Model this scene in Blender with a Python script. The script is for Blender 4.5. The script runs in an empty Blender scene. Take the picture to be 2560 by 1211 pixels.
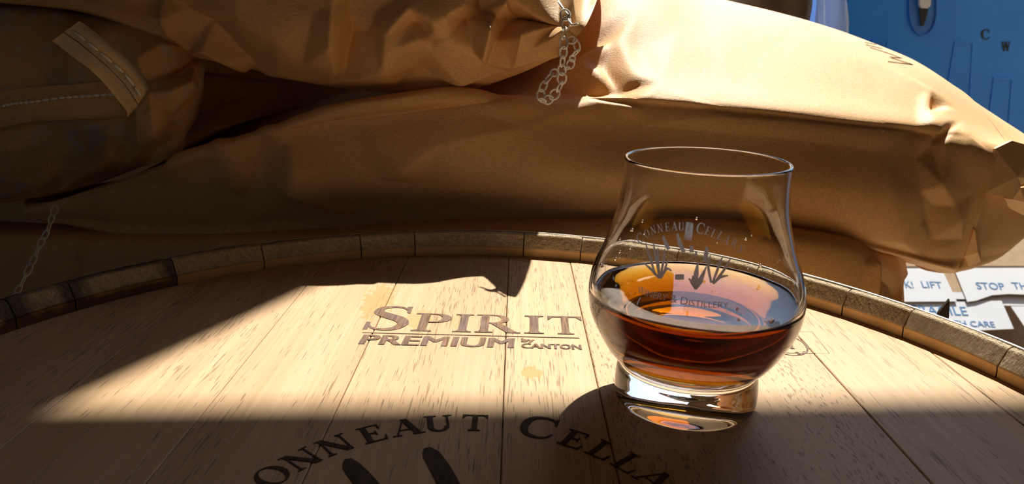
import bpy, bmesh, math, random
import numpy as np
from mathutils import Vector, Matrix
random.seed(4)
S = bpy.context.scene
COL = S.collection

# ------------------------------------------------------------------ camera, sky, sun, exposure
F, PITCH, ROLL, CH = 1850.2, .2846, .0251, .1548        # focal length in pixels of 2560x1211, metres
fw = np.array([0, math.cos(PITCH), -math.sin(PITCH)])
up0 = np.array([0, math.sin(PITCH), math.cos(PITCH)]); rt0 = np.array([1., 0, 0])
rt = math.cos(ROLL)*rt0 + math.sin(ROLL)*up0
up = -math.sin(ROLL)*rt0 + math.cos(ROLL)*up0
CAM = np.array([0, 0, CH])
cd = bpy.data.cameras.new('camera'); cam = bpy.data.objects.new('camera', cd); COL.objects.link(cam)
cam.matrix_world = Matrix(((rt[0], up[0], -fw[0], 0), (rt[1], up[1], -fw[1], 0), (rt[2], up[2], -fw[2], CH), (0, 0, 0, 1)))
cd.sensor_width = 36; cd.lens = F/2560*36; cd.clip_start = .01
cd.dof.use_dof = True; cd.dof.focus_distance = .40; cd.dof.aperture_fstop = 22
S.camera = cam

SUN_AZ, SUN_EL = math.radians(23.0), math.radians(55)
w = bpy.data.worlds.new('sky'); S.world = w; w.use_nodes = True
wn = w.node_tree.nodes; sk = wn.new('ShaderNodeTexSky'); sk.sky_type = 'NISHITA'; sk.sun_disc = False
sk.sun_elevation = SUN_EL; sk.sun_rotation = SUN_AZ
w.node_tree.links.new(sk.outputs[0], wn['Background'].inputs[0]); wn['Background'].inputs[1].default_value = .225
sd = bpy.data.lights.new('sun', 'SUN'); sd.energy = 8.5; sd.angle = math.radians(.53); sd.color = (1, .95, .86)
sun = bpy.data.objects.new('sun', sd); COL.objects.link(sun)
sdir = Vector((math.sin(SUN_AZ)*math.cos(SUN_EL), math.cos(SUN_AZ)*math.cos(SUN_EL), math.sin(SUN_EL)))
sun.rotation_euler = sdir.to_track_quat('Z', 'Y').to_euler()
sun.location = sdir*8
vs = S.view_settings; vs.view_transform = 'Standard'; vs.look = 'None'; vs.gamma = 1; vs.use_curve_mapping = False
vs.exposure = 0.18
cy = S.cycles; cy.max_bounces = 24; cy.transmission_bounces = 20; cy.transparent_max_bounces = 16; cy.diffuse_bounces = 6
cy.glossy_bounces = 8; cy.sample_clamp_indirect = 6; cy.use_denoising = True; cy.caustics_refractive = True; cy.caustics_reflective = False

# ------------------------------------------------------------------ helpers
def at(px, py, y):
    """world point on plane Y=y seen at photo pixel (px,py)"""
    d = (px-1280)/F*rt - (py-605.5)/F*up + fw
    return CAM + d*(y/d[1])
def atz(px, py, z):
    d = (px-1280)/F*rt - (py-605.5)/F*up + fw
    return CAM + d*((z-CH)/d[2])
def proj(P):
    q = np.asarray(P, float)-CAM; zz = q@fw
    return 1280+F*(q@rt)/zz, 605.5-F*(q@up)/zz
def link(name, me, mat=None, parent=None):
    o = bpy.data.objects.new(name, me); COL.objects.link(o)
    if mat is not None:
        for m in (mat if isinstance(mat, (list, tuple)) else [mat]): me.materials.append(m)
    if parent is not None: o.parent = parent
    return o
def mesh(name, V, Fc, mat=None, parent=None, smooth=False):
    me = bpy.data.meshes.new(name); me.from_pydata([tuple(map(float, v)) for v in V], [], [tuple(f) for f in Fc]); me.update()
    if smooth: me.polygons.foreach_set('use_smooth', [True]*len(me.polygons))
    return link(name, me, mat, parent)
def tag(o, label=None, cat=None, group=None, kind=None):
    if label: o['label'] = label
    if cat: o['category'] = cat
    if group: o['group'] = group
    if kind: o['kind'] = kind
    return o
def empty(name, loc, label, cat, group=None):
    o = bpy.data.objects.new(name, None); COL.objects.link(o); o.location = loc; o.empty_display_size = .05
    return tag(o, label, cat, group)
def local(o, parent):           # keep world-space vertices although parented to a moved empty
    o.matrix_parent_inverse = Matrix.Translation(parent.location).inverted(); return o
def box_vf(lo, hi):
    x0, y0, z0 = lo; x1, y1, z1 = hi
    V = [(x0,y0,z0),(x1,y0,z0),(x1,y1,z0),(x0,y1,z0),(x0,y0,z1),(x1,y0,z1),(x1,y1,z1),(x0,y1,z1)]
    return V, [(3,2,1,0),(4,5,6,7),(0,1,5,4),(1,2,6,5),(2,3,7,6),(3,0,4,7)]
def box(name, lo, hi, mat, parent=None, bevel=0):
    V, Fc = box_vf(lo, hi); o = mesh(name, V, Fc, mat, parent)
    if bevel:
        bm = bmesh.new(); bm.from_mesh(o.data)
        bmesh.ops.bevel(bm, geom=bm.edges[:], offset=bevel, segments=2, affect='EDGES', profile=.5); bm.to_mesh(o.data); bm.free()
    return o
def merge(parts):
    V, Fc = [], []
    for v, f in parts:
        n = len(V); V += list(v); Fc += [tuple(i+n for i in q) for q in f]
    return V, Fc
def tube_vf(P, r, seg=6, closed=False):
    P = [Vector(p) for p in P]; n = len(P); V = []; Fc = []
    rr = r if hasattr(r, '__len__') else [r]*n
    nrm = None
    for i in range(n):
        a = P[(i-1) % n] if (closed or i > 0) else P[0]; b = P[(i+1) % n] if (closed or i < n-1) else P[-1]
        t = (b-a).normalized()
        if nrm is None: nrm = t.orthogonal().normalized()
        nrm = (nrm-t*nrm.dot(t)).normalized(); bi = t.cross(nrm)
        for k in range(seg):
            c = 2*math.pi*k/seg; V.append(P[i]+(nrm*math.cos(c)+bi*math.sin(c))*rr[i])
    for i in range(n if closed else n-1):
        j = (i+1) % n
        for k in range(seg): Fc.append((i*seg+k, i*seg+(k+1) % seg, j*seg+(k+1) % seg, j*seg+k))
    if not closed: Fc += [tuple(range(seg))[::-1], tuple((n-1)*seg+k for k in range(seg))]
    return V, Fc
def crom(P, n, closed=False):
    """Catmull-Rom through P (m x d) resampled to n points, uniform in parameter"""
    P = np.asarray(P, float); m = len(P)
    t = np.linspace(0, m if closed else m-1, n, endpoint=not closed)
    i = np.floor(t).astype(int)
    if not closed: i = np.minimum(i, m-2)
    f = (t-i).reshape((-1,)+(1,)*(P.ndim-1))
    g = (lambda k: P[k % m]) if closed else (lambda k: np.where(((k < 0) | (k >= m)).reshape((-1,)+(1,)*(P.ndim-1)),
        np.where((k < 0).reshape((-1,)+(1,)*(P.ndim-1)), 2*P[0]-P[1], 2*P[-1]-P[-2]), P[np.clip(k, 0, m-1)]))
    a, b, c, d = g(i-1), g(i), g(i+1), g(i+2)
    return .5*(2*b+(c-a)*f+(2*a-5*b+4*c-d)*f**2+(3*b-a-3*c+d)*f**3)

from mathutils.geometry import delaunay_2d_cdt
def net_offset(sx, sy, net, ok):
    """piecewise linear relief (folded paper facets) from scattered (x, y, mm)"""
    vs_, _, tr, *_r = delaunay_2d_cdt([Vector((a, b)) for a, b, c in net], [], [], 0, 1e-4)
    h = {}
    for a, b, c in net: h[(round(a), round(b))] = c/1000
    Hh = [h[(round(v[0]), round(v[1]))] for v in vs_]; out = np.zeros_like(sx)
    for t in tr:
        (x0,y0),(x1,y1),(x2,y2) = (vs_[i][:] for i in t)
        box_ = ok & (sx >= min(x0,x1,x2)) & (sx <= max(x0,x1,x2)) & (sy >= min(y0,y1,y2)) & (sy <= max(y0,y1,y2))
        if not box_.any(): continue
        X = sx[box_]; Y = sy[box_]; dt = (y1-y2)*(x0-x2)+(x2-x1)*(y0-y2)
        a = ((y1-y2)*(X-x2)+(x2-x1)*(Y-y2))/dt; b = ((y2-y0)*(X-x2)+(x0-x2)*(Y-y2))/dt; c = 1-a-b
        ins = (a >= -1e-6) & (b >= -1e-6) & (c >= -1e-6); v = a*Hh[t[0]]+b*Hh[t[1]]+c*Hh[t[2]]
        tmp = out[box_]; tmp[ins] = v[ins]; out[box_] = tmp
    return out
def blur(D, k=1):
    for _ in range(k):
        E = np.pad(D, ((1, 1), (0, 0)), mode='edge'); D = .25*E[:-2]+.5*E[1:-1]+.25*E[2:]
        D = .25*np.roll(D, 1, 1)+.5*D+.25*np.roll(D, -1, 1)
    return D
# numpy noise
def hsh(i, j, s):
    n = (i*374761393+j*668265263+s*974711) & 0x7fffffff
    n = ((n ^ (n >> 13))*1274126177) & 0x7fffffff
    return ((n ^ (n >> 16)) & 0xffff)/65535.
def vnoise(x, y, s):
    i = np.floor(x).astype(np.int64); j = np.floor(y).astype(np.int64); a = x-i; b = y-j
    a = a*a*(3-2*a); b = b*b*(3-2*b)
    return (hsh(i,j,s)*(1-a)+hsh(i+1,j,s)*a)*(1-b)+(hsh(i,j+1,s)*(1-a)+hsh(i+1,j+1,s)*a)*b
def facets(x, y, s):
    """piecewise linear crumple noise with straight creases, -.5..+.5"""
    x = x+.55*(vnoise(x*.9, y*.9, s+50)-.5)*2; y = y+.55*(vnoise(x*.9+7, y*.9, s+51)-.5)*2
    i = np.floor(x).astype(np.int64); j = np.floor(y).astype(np.int64); a = x-i; b = y-j
    h00, h10, h01, h11 = hsh(i,j,s), hsh(i+1,j,s), hsh(i,j+1,s), hsh(i+1,j+1,s)
    fl = hsh(i, j, s+9) > .5
    t1 = np.where(a+b < 1, h00+(h10-h00)*a+(h01-h00)*b, h11+(h01-h11)*(1-a)+(h10-h11)*(1-b))
    t2 = np.where(a > b, h00+(h10-h00)*a+(h11-h10)*b, h00+(h11-h01)*a+(h01-h00)*b)
    return np.where(fl, t1, t2)-.5

# ------------------------------------------------------------------ materials
class M:
    def __init__(s, name):
        s.m = bpy.data.materials.new(name); s.m.use_nodes = True; s.t = s.m.node_tree; s.b = s.t.nodes['Principled BSDF']
        s.out = s.t.nodes['Material Output']
    def n(s, typ, **kw):
        nd = s.t.nodes.new('ShaderNode'+typ)
        for k, v in kw.items():
            if k.startswith('i_'):
                key = k[2:]; nd.inputs[int(key) if key.isdigit() else key].default_value = v
            else: setattr(nd, k, v)
        return nd
    def l(s, a, b): s.t.links.new(a, b)
    def noise(s, vec, scale, detail=3, rough=.55, dim='3D'):
        nd = s.n('TexNoise', noise_dimensions=dim); nd.inputs['Scale'].default_value = scale; nd.inputs['Detail'].default_value = detail; nd.inputs['Roughness'].default_value = rough
        if vec is not None: s.l(vec, nd.inputs['Vector'])
        return nd.outputs[0]
    def mapping(s, vec, scale=(1,1,1), loc=(0,0,0), rot=(0,0,0)):
        nd = s.n('Mapping'); nd.inputs['Scale'].default_value = scale; nd.inputs['Location'].default_value = loc; nd.inputs['Rotation'].default_value = rot
        s.l(vec, nd.inputs[0]); return nd.outputs[0]
    def ramp(s, fac, stops):
        nd = s.n('ValToRGB'); e = nd.color_ramp.elements
        while len(e) < len(stops): e.new(.5)
        for q, (p, c) in zip(e, stops): q.position = p; q.color = (c if hasattr(c, '__len__') else (c,)*3) + ((1,) if not hasattr(c, '__len__') or len(c) == 3 else ())
        s.l(fac, nd.inputs[0]); return nd.outputs[0]
    def mix(s, fac, a, b, mode='MIX'):
        nd = s.n('Mix', data_type='RGBA', blend_type=mode)
        for v, k in ((fac, 0), (a, 6), (b, 7)):
            if isinstance(v, (int, float)): nd.inputs[k].default_value = v
            elif isinstance(v, tuple): nd.inputs[k].default_value = v+(1,)*(4-len(v))
            else: s.l(v, nd.inputs[k])
        return nd.outputs[2]
    def math(s, op, a, b=0, c=None):
        nd = s.n('Math', operation=op)
        for k, v in enumerate((a, b) if c is None else (a, b, c)):
            if isinstance(v, (int, float)): nd.inputs[k].default_value = v
            else: s.l(v, nd.inputs[k])
        return nd.outputs[0]
    def bump(s, h, strength=.3, dist=.001):
        nd = s.n('Bump'); nd.inputs['Strength'].default_value = strength; nd.inputs['Distance'].default_value = dist
        s.l(h, nd.inputs['Height']); s.l(nd.outputs[0], s.b.inputs['Normal']); return nd
    def coord(s, rnd=True):
        c = s.n('TexCoord').outputs['Object']
        if not rnd: return c
        o = s.n('ObjectInfo').outputs['Random']
        v = s.n('VectorMath', operation='SCALE'); cmb = s.n('CombineXYZ', i_0=1, i_1=1.7, i_2=.6); s.l(cmb.outputs[0], v.inputs[0])
        s.l(s.math('MULTIPLY', o, 31.), v.inputs['Scale'])
        a = s.n('VectorMath', operation='ADD'); s.l(c, a.inputs[0]); s.l(v.outputs[0], a.inputs[1]); return a.outputs[0]
    def set(s, **kw):
        for k, v in kw.items():
            i = s.b.inputs[k.replace('_', ' ')]
            if isinstance(v, bpy.types.NodeSocket): s.l(v, i)
            else: i.default_value = v if not (isinstance(v, tuple) and len(v) == 3) else v+(1,)
        return s
def plain(name, col, rough=.6, metal=0, noise=.12, nscale=40, bump=0):
    m = M(name); c = m.coord(); f = m.noise(c, nscale, 5)
    a = tuple(x*(1-noise) for x in col); b = tuple(min(1, x*(1+noise)) for x in col)
    m.set(Base_Color=m.ramp(f, [(.3, a), (.7, b)]), Roughness=rough, Metallic=metal)
    if bump: m.bump(f, bump, .002)
    return m.m

def head_wood(name, short=False, base=((.45,.295,.165), (.59,.405,.25))):
    m = M(name); c = m.coord()
    broad = m.noise(m.mapping(c, (34, 2.2, 8)), 1, 4, .6)
    fine = m.noise(m.mapping(c, (420, 7, 60)), 1, 3, .6)
    col = m.ramp(broad, [(.25, base[0]), (.5, tuple((a+b)/2 for a, b in zip(*base))), (.75, base[1])])
    col = m.mix(m.ramp(fine, [(.35, .0), (.75, .5)]), col, (.36,.24,.12))
    sc = (1150, 190, 90) if short else (1500, 62, 90)
    pore = m.noise(m.mapping(c, sc), 1, 1, .5)
    msk = m.noise(m.mapping(c, (70, 8, 8)), 1, 2)
    thr = m.math('ADD', pore, m.math('MULTIPLY', m.math('SUBTRACT', msk, .5), .42))
    p = m.ramp(thr, [(.625, 0.), (.70, 1.)] if not short else [(.635, 0.), (.70, 1.)])
    col = m.mix(m.math('MULTIPLY', p, .66), col, (.15,.10,.052))
    # stains of spilled spirit, fixed to the boards
    oc = m.n('TexCoord').outputs['Object']; nz = m.noise(oc, 260, 2); wrp = m.noise(m.mapping(oc, (500, 60, 1)), 1, 2)
    for (x, y, rx, ry, st) in ((.0105,.3136,.0055,.0085,.75), (-.0765,.402,.011,.032,.6), (-.050,.376,.009,.016,.5), (-.028,.374,.006,.012,.28), (-.068,.452,.05,.016,.30), (-.01,.47,.02,.010,.3)):
        d = m.n('VectorMath', operation='LENGTH'); m.l(m.mapping(oc, (1/rx, 1/ry, 0), (-x/rx, -y/ry, 0)), d.inputs[0])
        dd = m.math('ADD', d.outputs['Value'], m.math('MULTIPLY', m.math('ADD', nz, wrp), 1.1))
        col = m.mix(m.ramp(dd, [(0, st), (.98, st)] ) if False else m.math('MULTIPLY', m.math('LESS_THAN', dd, 1.9), st), col, (.42,.25,.08))
    m.set(Base_Color=col, Roughness=.6, Specular_IOR_Level=.15)
    h = m.math('ADD', m.math('MULTIPLY', fine, .25), m.math('MULTIPLY', p, -1)); m.bump(h, .35, .0004)
    return m.m
WOOD = head_wood('oak_head_long_grain'); WOOD_S = head_wood('oak_head_flecked', True)

def stave_wood(name, stained):
    m = M(name); c = m.coord()
    at_ = m.n('Attribute', attribute_name='cap').outputs['Fac']      # 1 on the sawn end grain
    jt = m.n('Attribute', attribute_name='joint').outputs['Fac']     # distance to the nearest joint, 0..1
    side = m.ramp(m.noise(m.mapping(c, (60, 60, 8)), 1, 4), [(.3, (.52,.30,.12)), (.7, (.68,.43,.19))])
    rg = m.noise(m.mapping(c, (260, 800, 300), rot=(0, 0, .5)), 1, 4, .7)
    rg2 = m.noise(m.mapping(c, (900, 250, 300), rot=(0, 0, -.4)), 1, 3, .6)
    r3 = m.noise(c, 45, 3)
    end = m.ramp(r3, [(.3, (.62,.48,.30)), (.7, (.80,.64,.42))])
    end = m.mix(m.ramp(rg, [(.4, 0.), (.62, .5)]), end, (.30,.21,.11))
    col = m.mix(at_, side, end)
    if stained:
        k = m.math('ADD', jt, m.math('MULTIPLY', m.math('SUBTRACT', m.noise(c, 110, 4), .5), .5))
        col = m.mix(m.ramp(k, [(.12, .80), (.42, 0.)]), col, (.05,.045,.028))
    else:
        col = m.mix(m.ramp(m.noise(m.mapping(c, (25, 25, 90)), 1, 4), [(.62, 0.), (.8, .35)]), col, (.20,.11,.05))
    m.set(Base_Color=col, Roughness=.75, Specular_IOR_Level=.2)
    h = m.math('MULTIPLY', m.math('ADD', rg, m.math('MULTIPLY', rg2, .8)), at_)
    m.bump(h, 1., .003)
    return m.m
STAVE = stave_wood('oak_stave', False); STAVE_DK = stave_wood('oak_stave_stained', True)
BURN = M('burned_wood'); _c = BURN.coord(False)
_p = BURN.noise(BURN.mapping(_c, (900, 60, 60)), 1, 3); _q = BURN.noise(BURN.mapping(_c, (140, 25, 10)), 1, 2)
BURN.set(Base_Color=BURN.mix(BURN.ramp(_q, [(.35, 0.), (.65, 1.)]), BURN.ramp(_p, [(.35, (.115,.075,.06)), (.65, (.19,.125,.10))]), BURN.ramp(_p, [(.35, (.10,.055,.03)), (.65, (.27,.16,.09))])), Roughness=.8, Specular_IOR_Level=.15)
BURN.bump(_p, .5, .0004); BURN = BURN.m
BURN_DK = M('burned_wood_dark'); _c = BURN_DK.coord(False); _p = BURN_DK.noise(BURN_DK.mapping(_c, (900, 60, 60)), 1, 3)
BURN_DK.set(Base_Color=BURN_DK.ramp(_p, [(.35, (.035,.024,.016)), (.7, (.085,.055,.035))]), Roughness=.8, Specular_IOR_Level=.15); BURN_DK = BURN_DK.m
STEEL = M('galvanised_hoop'); _n = STEEL.noise(STEEL.coord(), 180, 4)
STEEL.set(Base_Color=STEEL.ramp(_n, [(.3, (.35,.35,.34)), (.7, (.62,.62,.60))]), Metallic=.9, Roughness=.35); STEEL = STEEL.m

def kraft(name, dirty=False):
    m = M(name); c = m.coord()
    n1 = m.noise(c, 9, 4); fib = m.noise(m.mapping(c, (260, 520, 700)), 1, 4, .7); spk = m.noise(c, 900, 2)
    col = m.ramp(n1, [(.3, (.75,.425,.17)), (.7, (.83,.495,.21))])
    col = m.mix(m.ramp(fib, [(.35, .25), (.65, 0.)]), col, (.52,.31,.14))
    col = m.mix(m.ramp(spk, [(.70, 0.), (.76, .5)]), col, (.16,.10,.06))
    fl = m.noise(m.mapping(c, (420, 1700, 1700), rot=(0, .15, .1)), 1, 2, .6)
    col = m.mix(m.ramp(fl, [(.36, .45), (.5, 0.)]), col, (.40,.25,.11))
    col = m.mix(m.ramp(fl, [(.58, 0.), (.72, .30)]), col, (.86,.66,.40))
    if dirty:
        oc = m.n('TexCoord').outputs['Object']
        d = m.math('MULTIPLY', m.noise(oc, 13, 4), m.noise(m.mapping(oc, (1, 1, 1), (3, 1, 5)), 60, 5, .7))
        col = m.mix(m.ramp(d, [(.26, 0.), (.33, .7)]), col, (.55,.50,.42))
        col = m.mix(m.ramp(m.noise(m.mapping(oc, (1, 1, 1), (9, 2, 1)), 11, 3), [(.50, 0.), (.68, .65)]), col, (.13,.085,.045))
    m.set(Base_Color=col, Roughness=.55, Specular_IOR_Level=.3, Sheen_Weight=.05, Sheen_Roughness=.4)
    h = m.math('ADD', m.math('MULTIPLY', fib, .4), m.math('MULTIPLY', fl, 1.)); m.bump(h, .45, .0007)
    return m.m
KRAFT = kraft('kraft_paper'); KRAFT_D = kraft('dusty_kraft_paper', True)
TAPE = plain('kraft_tape', (.80,.57,.30), .6, noise=.08, nscale=120, bump=.1)
THREAD = plain('white_cotton_thread', (.90,.87,.80), .8, noise=.06, nscale=900, bump=.3)
INK = plain('dark_print_ink', (.035,.035,.04), .6)

# ------------------------------------------------------------------ setting: the shed and its big doorway
CONC = plain('concrete', (.46,.38,.27), .85, noise=.2, nscale=6, bump=.2)
PAINT = plain('timber_lined_wall', (.36,.25,.14), .8, noise=.08, nscale=3)
ZF, YW, ZH, XJ = -.86, 1.50, 2.146, .338
def st(o): o['kind'] = 'structure'; return o
st(box('floor', (-2.6, -2.6, ZF-.1), (3.4, YW+.16, ZF), CONC))
st(box('ground_outside', (-9, YW+.16, ZF-.12), (14, 14, ZF-.01), CONC))
st(box('ceiling', (-2.6, -2.6, 2.6), (3.4, YW+.16, 2.7), PAINT))
st(box('wall_left', (-2.7, -2.6, ZF), (-2.6, YW+.16, 2.6), PAINT))
st(box('wall_right', (3.4, -2.6, ZF), (3.5, YW+.16, 2.6), PAINT))
st(mesh('wall_front', *merge([box_vf((-2.6, -2.7, ZF), (-1.9, -2.6, 2.6)), box_vf((-1.2, -2.7, ZF), (3.4, -2.6, 2.6)), box_vf((-1.9, -2.7, ZF), (-1.2, -2.6, .2)), box_vf((-1.9, -2.7, 1.0), (-1.2, -2.6, 2.6))]), PAINT))  # the unseen window gap in this wall is added for neutral fill light
_wv, _wf = merge([box_vf((-3.2, 0, ZF), (0, .15, 2.6)), box_vf((0, 0, ZH), (3.4, .15, 2.6)), box_vf((1.35, 0, ZF), (3.4, .15, ZH))])
YAW = math.radians(4); wall_back = st(mesh('wall_back', [(x*math.cos(YAW)-y*math.sin(YAW), x*math.sin(YAW)+y*math.cos(YAW), z) for x, y, z in _wv], _wf, PAINT))
wall_back.location = (XJ, YW, 0)

# ------------------------------------------------------------------ oak barrel
BC = np.array([-.0161, .2329])
barrel = empty('oak_barrel', (BC[0], BC[1], ZF), 'upright oak spirit barrel with a burned brand on its pale head, glass standing on it', 'barrel')
RI, RO = .262, .2695
joints_x = [-.30, -.1875, -.1245, -.0712, -.0020, .0403, .1535, .215, .30]
def circ_clip(x0, x1):
    def yr(x): return math.sqrt(max(0, RI**2-(x-BC[0])**2))
    xs = np.linspace(max(x0, BC[0]-RI+1e-4), min(x1, BC[0]+RI-1e-4), 24)
    return [(x, BC[1]+yr(x)) for x in xs] + [(x, BC[1]-yr(x)) for x in xs[::-1]]
for k in range(len(joints_x)-1):
    a, b = joints_x[k]+.00018, joints_x[k+1]-.00018
    P = circ_clip(a, b); n = len(P); dz = random.uniform(-.0002, .0001)
    e = .0004
    cx = np.mean([p[0] for p in P]); cyy = np.mean([p[1] for p in P])
    V = [(x, y, -.024) for x, y in P]+[(x, y, dz-e) for x, y in P]
    V += [(min(max(x, a+e), b-e), y+(cyy-y)*.001, dz) for x, y in P]
    Fc = [tuple(range(n))[::-1], tuple(range(2*n, 3*n))]
    for r in (0, 1): Fc += [(r*n+i, r*n+(i+1) % n, (r+1)*n+(i+1) % n, (r+1)*n+i) for i in range(n)]
    local(mesh('head_board', V, Fc, WOOD_S if k in (5,) else WOOD, barrel), barrel)
# staves
angs = [19.48, 30.6, 38.35, 49.5, 62.0, 76.0, 84.7, 101.2, 109.2, 123.1, 134.8, 147.2, 153.9]
a = 153.9
while a < 360+19.48-16:
    a += random.uniform(8.5, 13.5); angs.append(a)
HB = -ZF
def rout(z):
    t = (z+HB/2)/(HB/2); return RO+.055*(1-t*t) if abs(t) <= 1 else RO
def stave_profile():
    top = [(RI, -.03), (RI, -.002), (RI-.0003, .0035), (RI-.0010, .0060), (RI-.0006, .0068), (RI+.0035, .0140), (RI+.0040, .0146), (RO-.0008, .0152), (RO, .0146)]
    zs = np.linspace(.0, -HB+.0, 16)
    out = [(rout(z), z) for z in zs]
    inn = [(rout(z)-.022, z) for z in zs[::-1][:-1]]
    return top, out, inn
tp, ou, inn = stave_profile(); PR = tp+ou+inn; nP = len(PR)
capflag = [0, 0, 0, 0, 1, 1, 1, 1, 1]+[0]*(len(ou)+len(inn))
for k in range(len(angs)):
    a0 = angs[k]; a1 = angs[(k+1) % len(angs)]+(360 if k == len(angs)-1 else 0)
    g = .085; nseg = max(4, int((a1-a0)/1.2)); jit = random.uniform(-.0004, .0004)
    th = np.radians(np.linspace(a0+g, a1-g, nseg+1)); V = []; cap = []; jt = []
    for i, t in enumerate(th):
        for q, (r, z) in enumerate(PR):
            zz = z+(jit if q in (5, 6, 7, 8) else 0); rr = r
            if i in (0, nseg) and 3 <= q <= 8: rr += .0002; zz -= .0003
            V.append((BC[0]+rr*math.cos(t), BC[1]+rr*math.sin(t), zz)); cap.append(capflag[q])
            f = min(i, nseg-i)/nseg*2*(a1-a0)/12; fz = 1 if q > 8 else {0: 0, 1: 0, 2: .12, 3: .3, 4: .33, 5: .7, 6: .25, 7: .15, 8: .1}[q]
            jt.append(min(f, fz))
    Fc = [(i*nP+q, i*nP+(q+1) % nP, (i+1)*nP+(q+1) % nP, (i+1)*nP+q) for i in range(nseg) for q in range(nP)]
    Fc += [tuple(range(nP)), tuple(nseg*nP+q for q in range(nP))[::-1]]
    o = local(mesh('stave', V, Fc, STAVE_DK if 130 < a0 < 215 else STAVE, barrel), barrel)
    for nm, vals in (('cap', cap), ('joint', jt)):
        at_ = o.data.attributes.new(nm, 'FLOAT', 'POINT'); at_.data.foreach_set('value', np.array(vals, dtype=np.float32))
def hoop(z0, z1, lip=0):
    n = 144; V = []
    for i in range(n):
        t = 2*math.pi*i/n
        for r, z in ((rout(z0)+.0003, z0), (rout(z1)+.0003, z1), (rout(z1)+.0017, z1), (rout(z0)+.0017, z0)):
            V.append((BC[0]+r*math.cos(t), BC[1]+r*math.sin(t), z+.0003*math.sin(9*t)*lip))
    Fc = [(i*4+q, ((i+1) % n)*4+q, ((i+1) % n)*4+(q+1) % 4, i*4+(q+1) % 4) for i in range(n) for q in range(4)]
    return local(mesh('hoop', V, Fc, STEEL, barrel), barrel)
hoop(-.035, .0156, 1); hoop(-.17, -.13); hoop(-.29, -.25); hoop(ZF+.25, ZF+.29); hoop(ZF+.13, ZF+.17); hoop(ZF+.005, ZF+.045)

# ------------------------------------------------------------------ lettering: serif capitals drawn as strokes
def strokev(P, wds, n=28, closed=False):
    P = crom(P, n, closed); W = np.interp(np.linspace(0, 1, n), np.linspace(0, 1, len(wds)), wds)
    T = np.gradient(P, axis=0); T /= np.linalg.norm(T, axis=1)[:, None]+1e-9; N = np.stack([-T[:, 1], T[:, 0]], 1)
    a = P+N*W[:, None]/2; b = P-N*W[:, None]/2
    V = np.concatenate([a, b]); return [tuple(v) for v in V], [(i, i+1, n+i+1, n+i) for i in range(n-1)]
def quad(*p): return list(p), [(0, 1, 2, 3)]
def rect(x0, y0, x1, y1): return quad((x0,y0),(x1,y0),(x1,y1),(x0,y1))
def serif(x, w, y, s=.045, br=.10):       # slab with bracket at a stem of width w centred x
    d = 1 if y < .5 else -1
    return merge([rect(x-w/2-br, min(y, y+d*s), x+w/2+br, max(y, y+d*s)),
                  quad((x-w/2-br*.4, y+d*s), (x+w/2+br*.4, y+d*s), (x+w/2, y+d*(s+.06)), (x-w/2, y+d*(s+.06)))])
def stem(x, w=.17, y0=0, y1=1): return rect(x-w/2, y0, x+w/2, y1)
def ring(cx, cy_, rx, ry, tx, ty, a0=0, a1=360, n=40):
    t = np.radians(np.linspace(a0, a1, n)); V = [(cx+rx*math.cos(q), cy_+ry*math.sin(q)) for q in t]+[(cx+(rx-tx)*math.cos(q), cy_+(ry-ty)*math.sin(q)) for q in t]
    return V, [(i, i+1, n+i+1, n+i) for i in range(n-1)]
def diag(x0, y0, x1, y1, w): return quad((x0-w/2, y0), (x0+w/2, y0), (x1+w/2, y1), (x1-w/2, y1))
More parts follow.
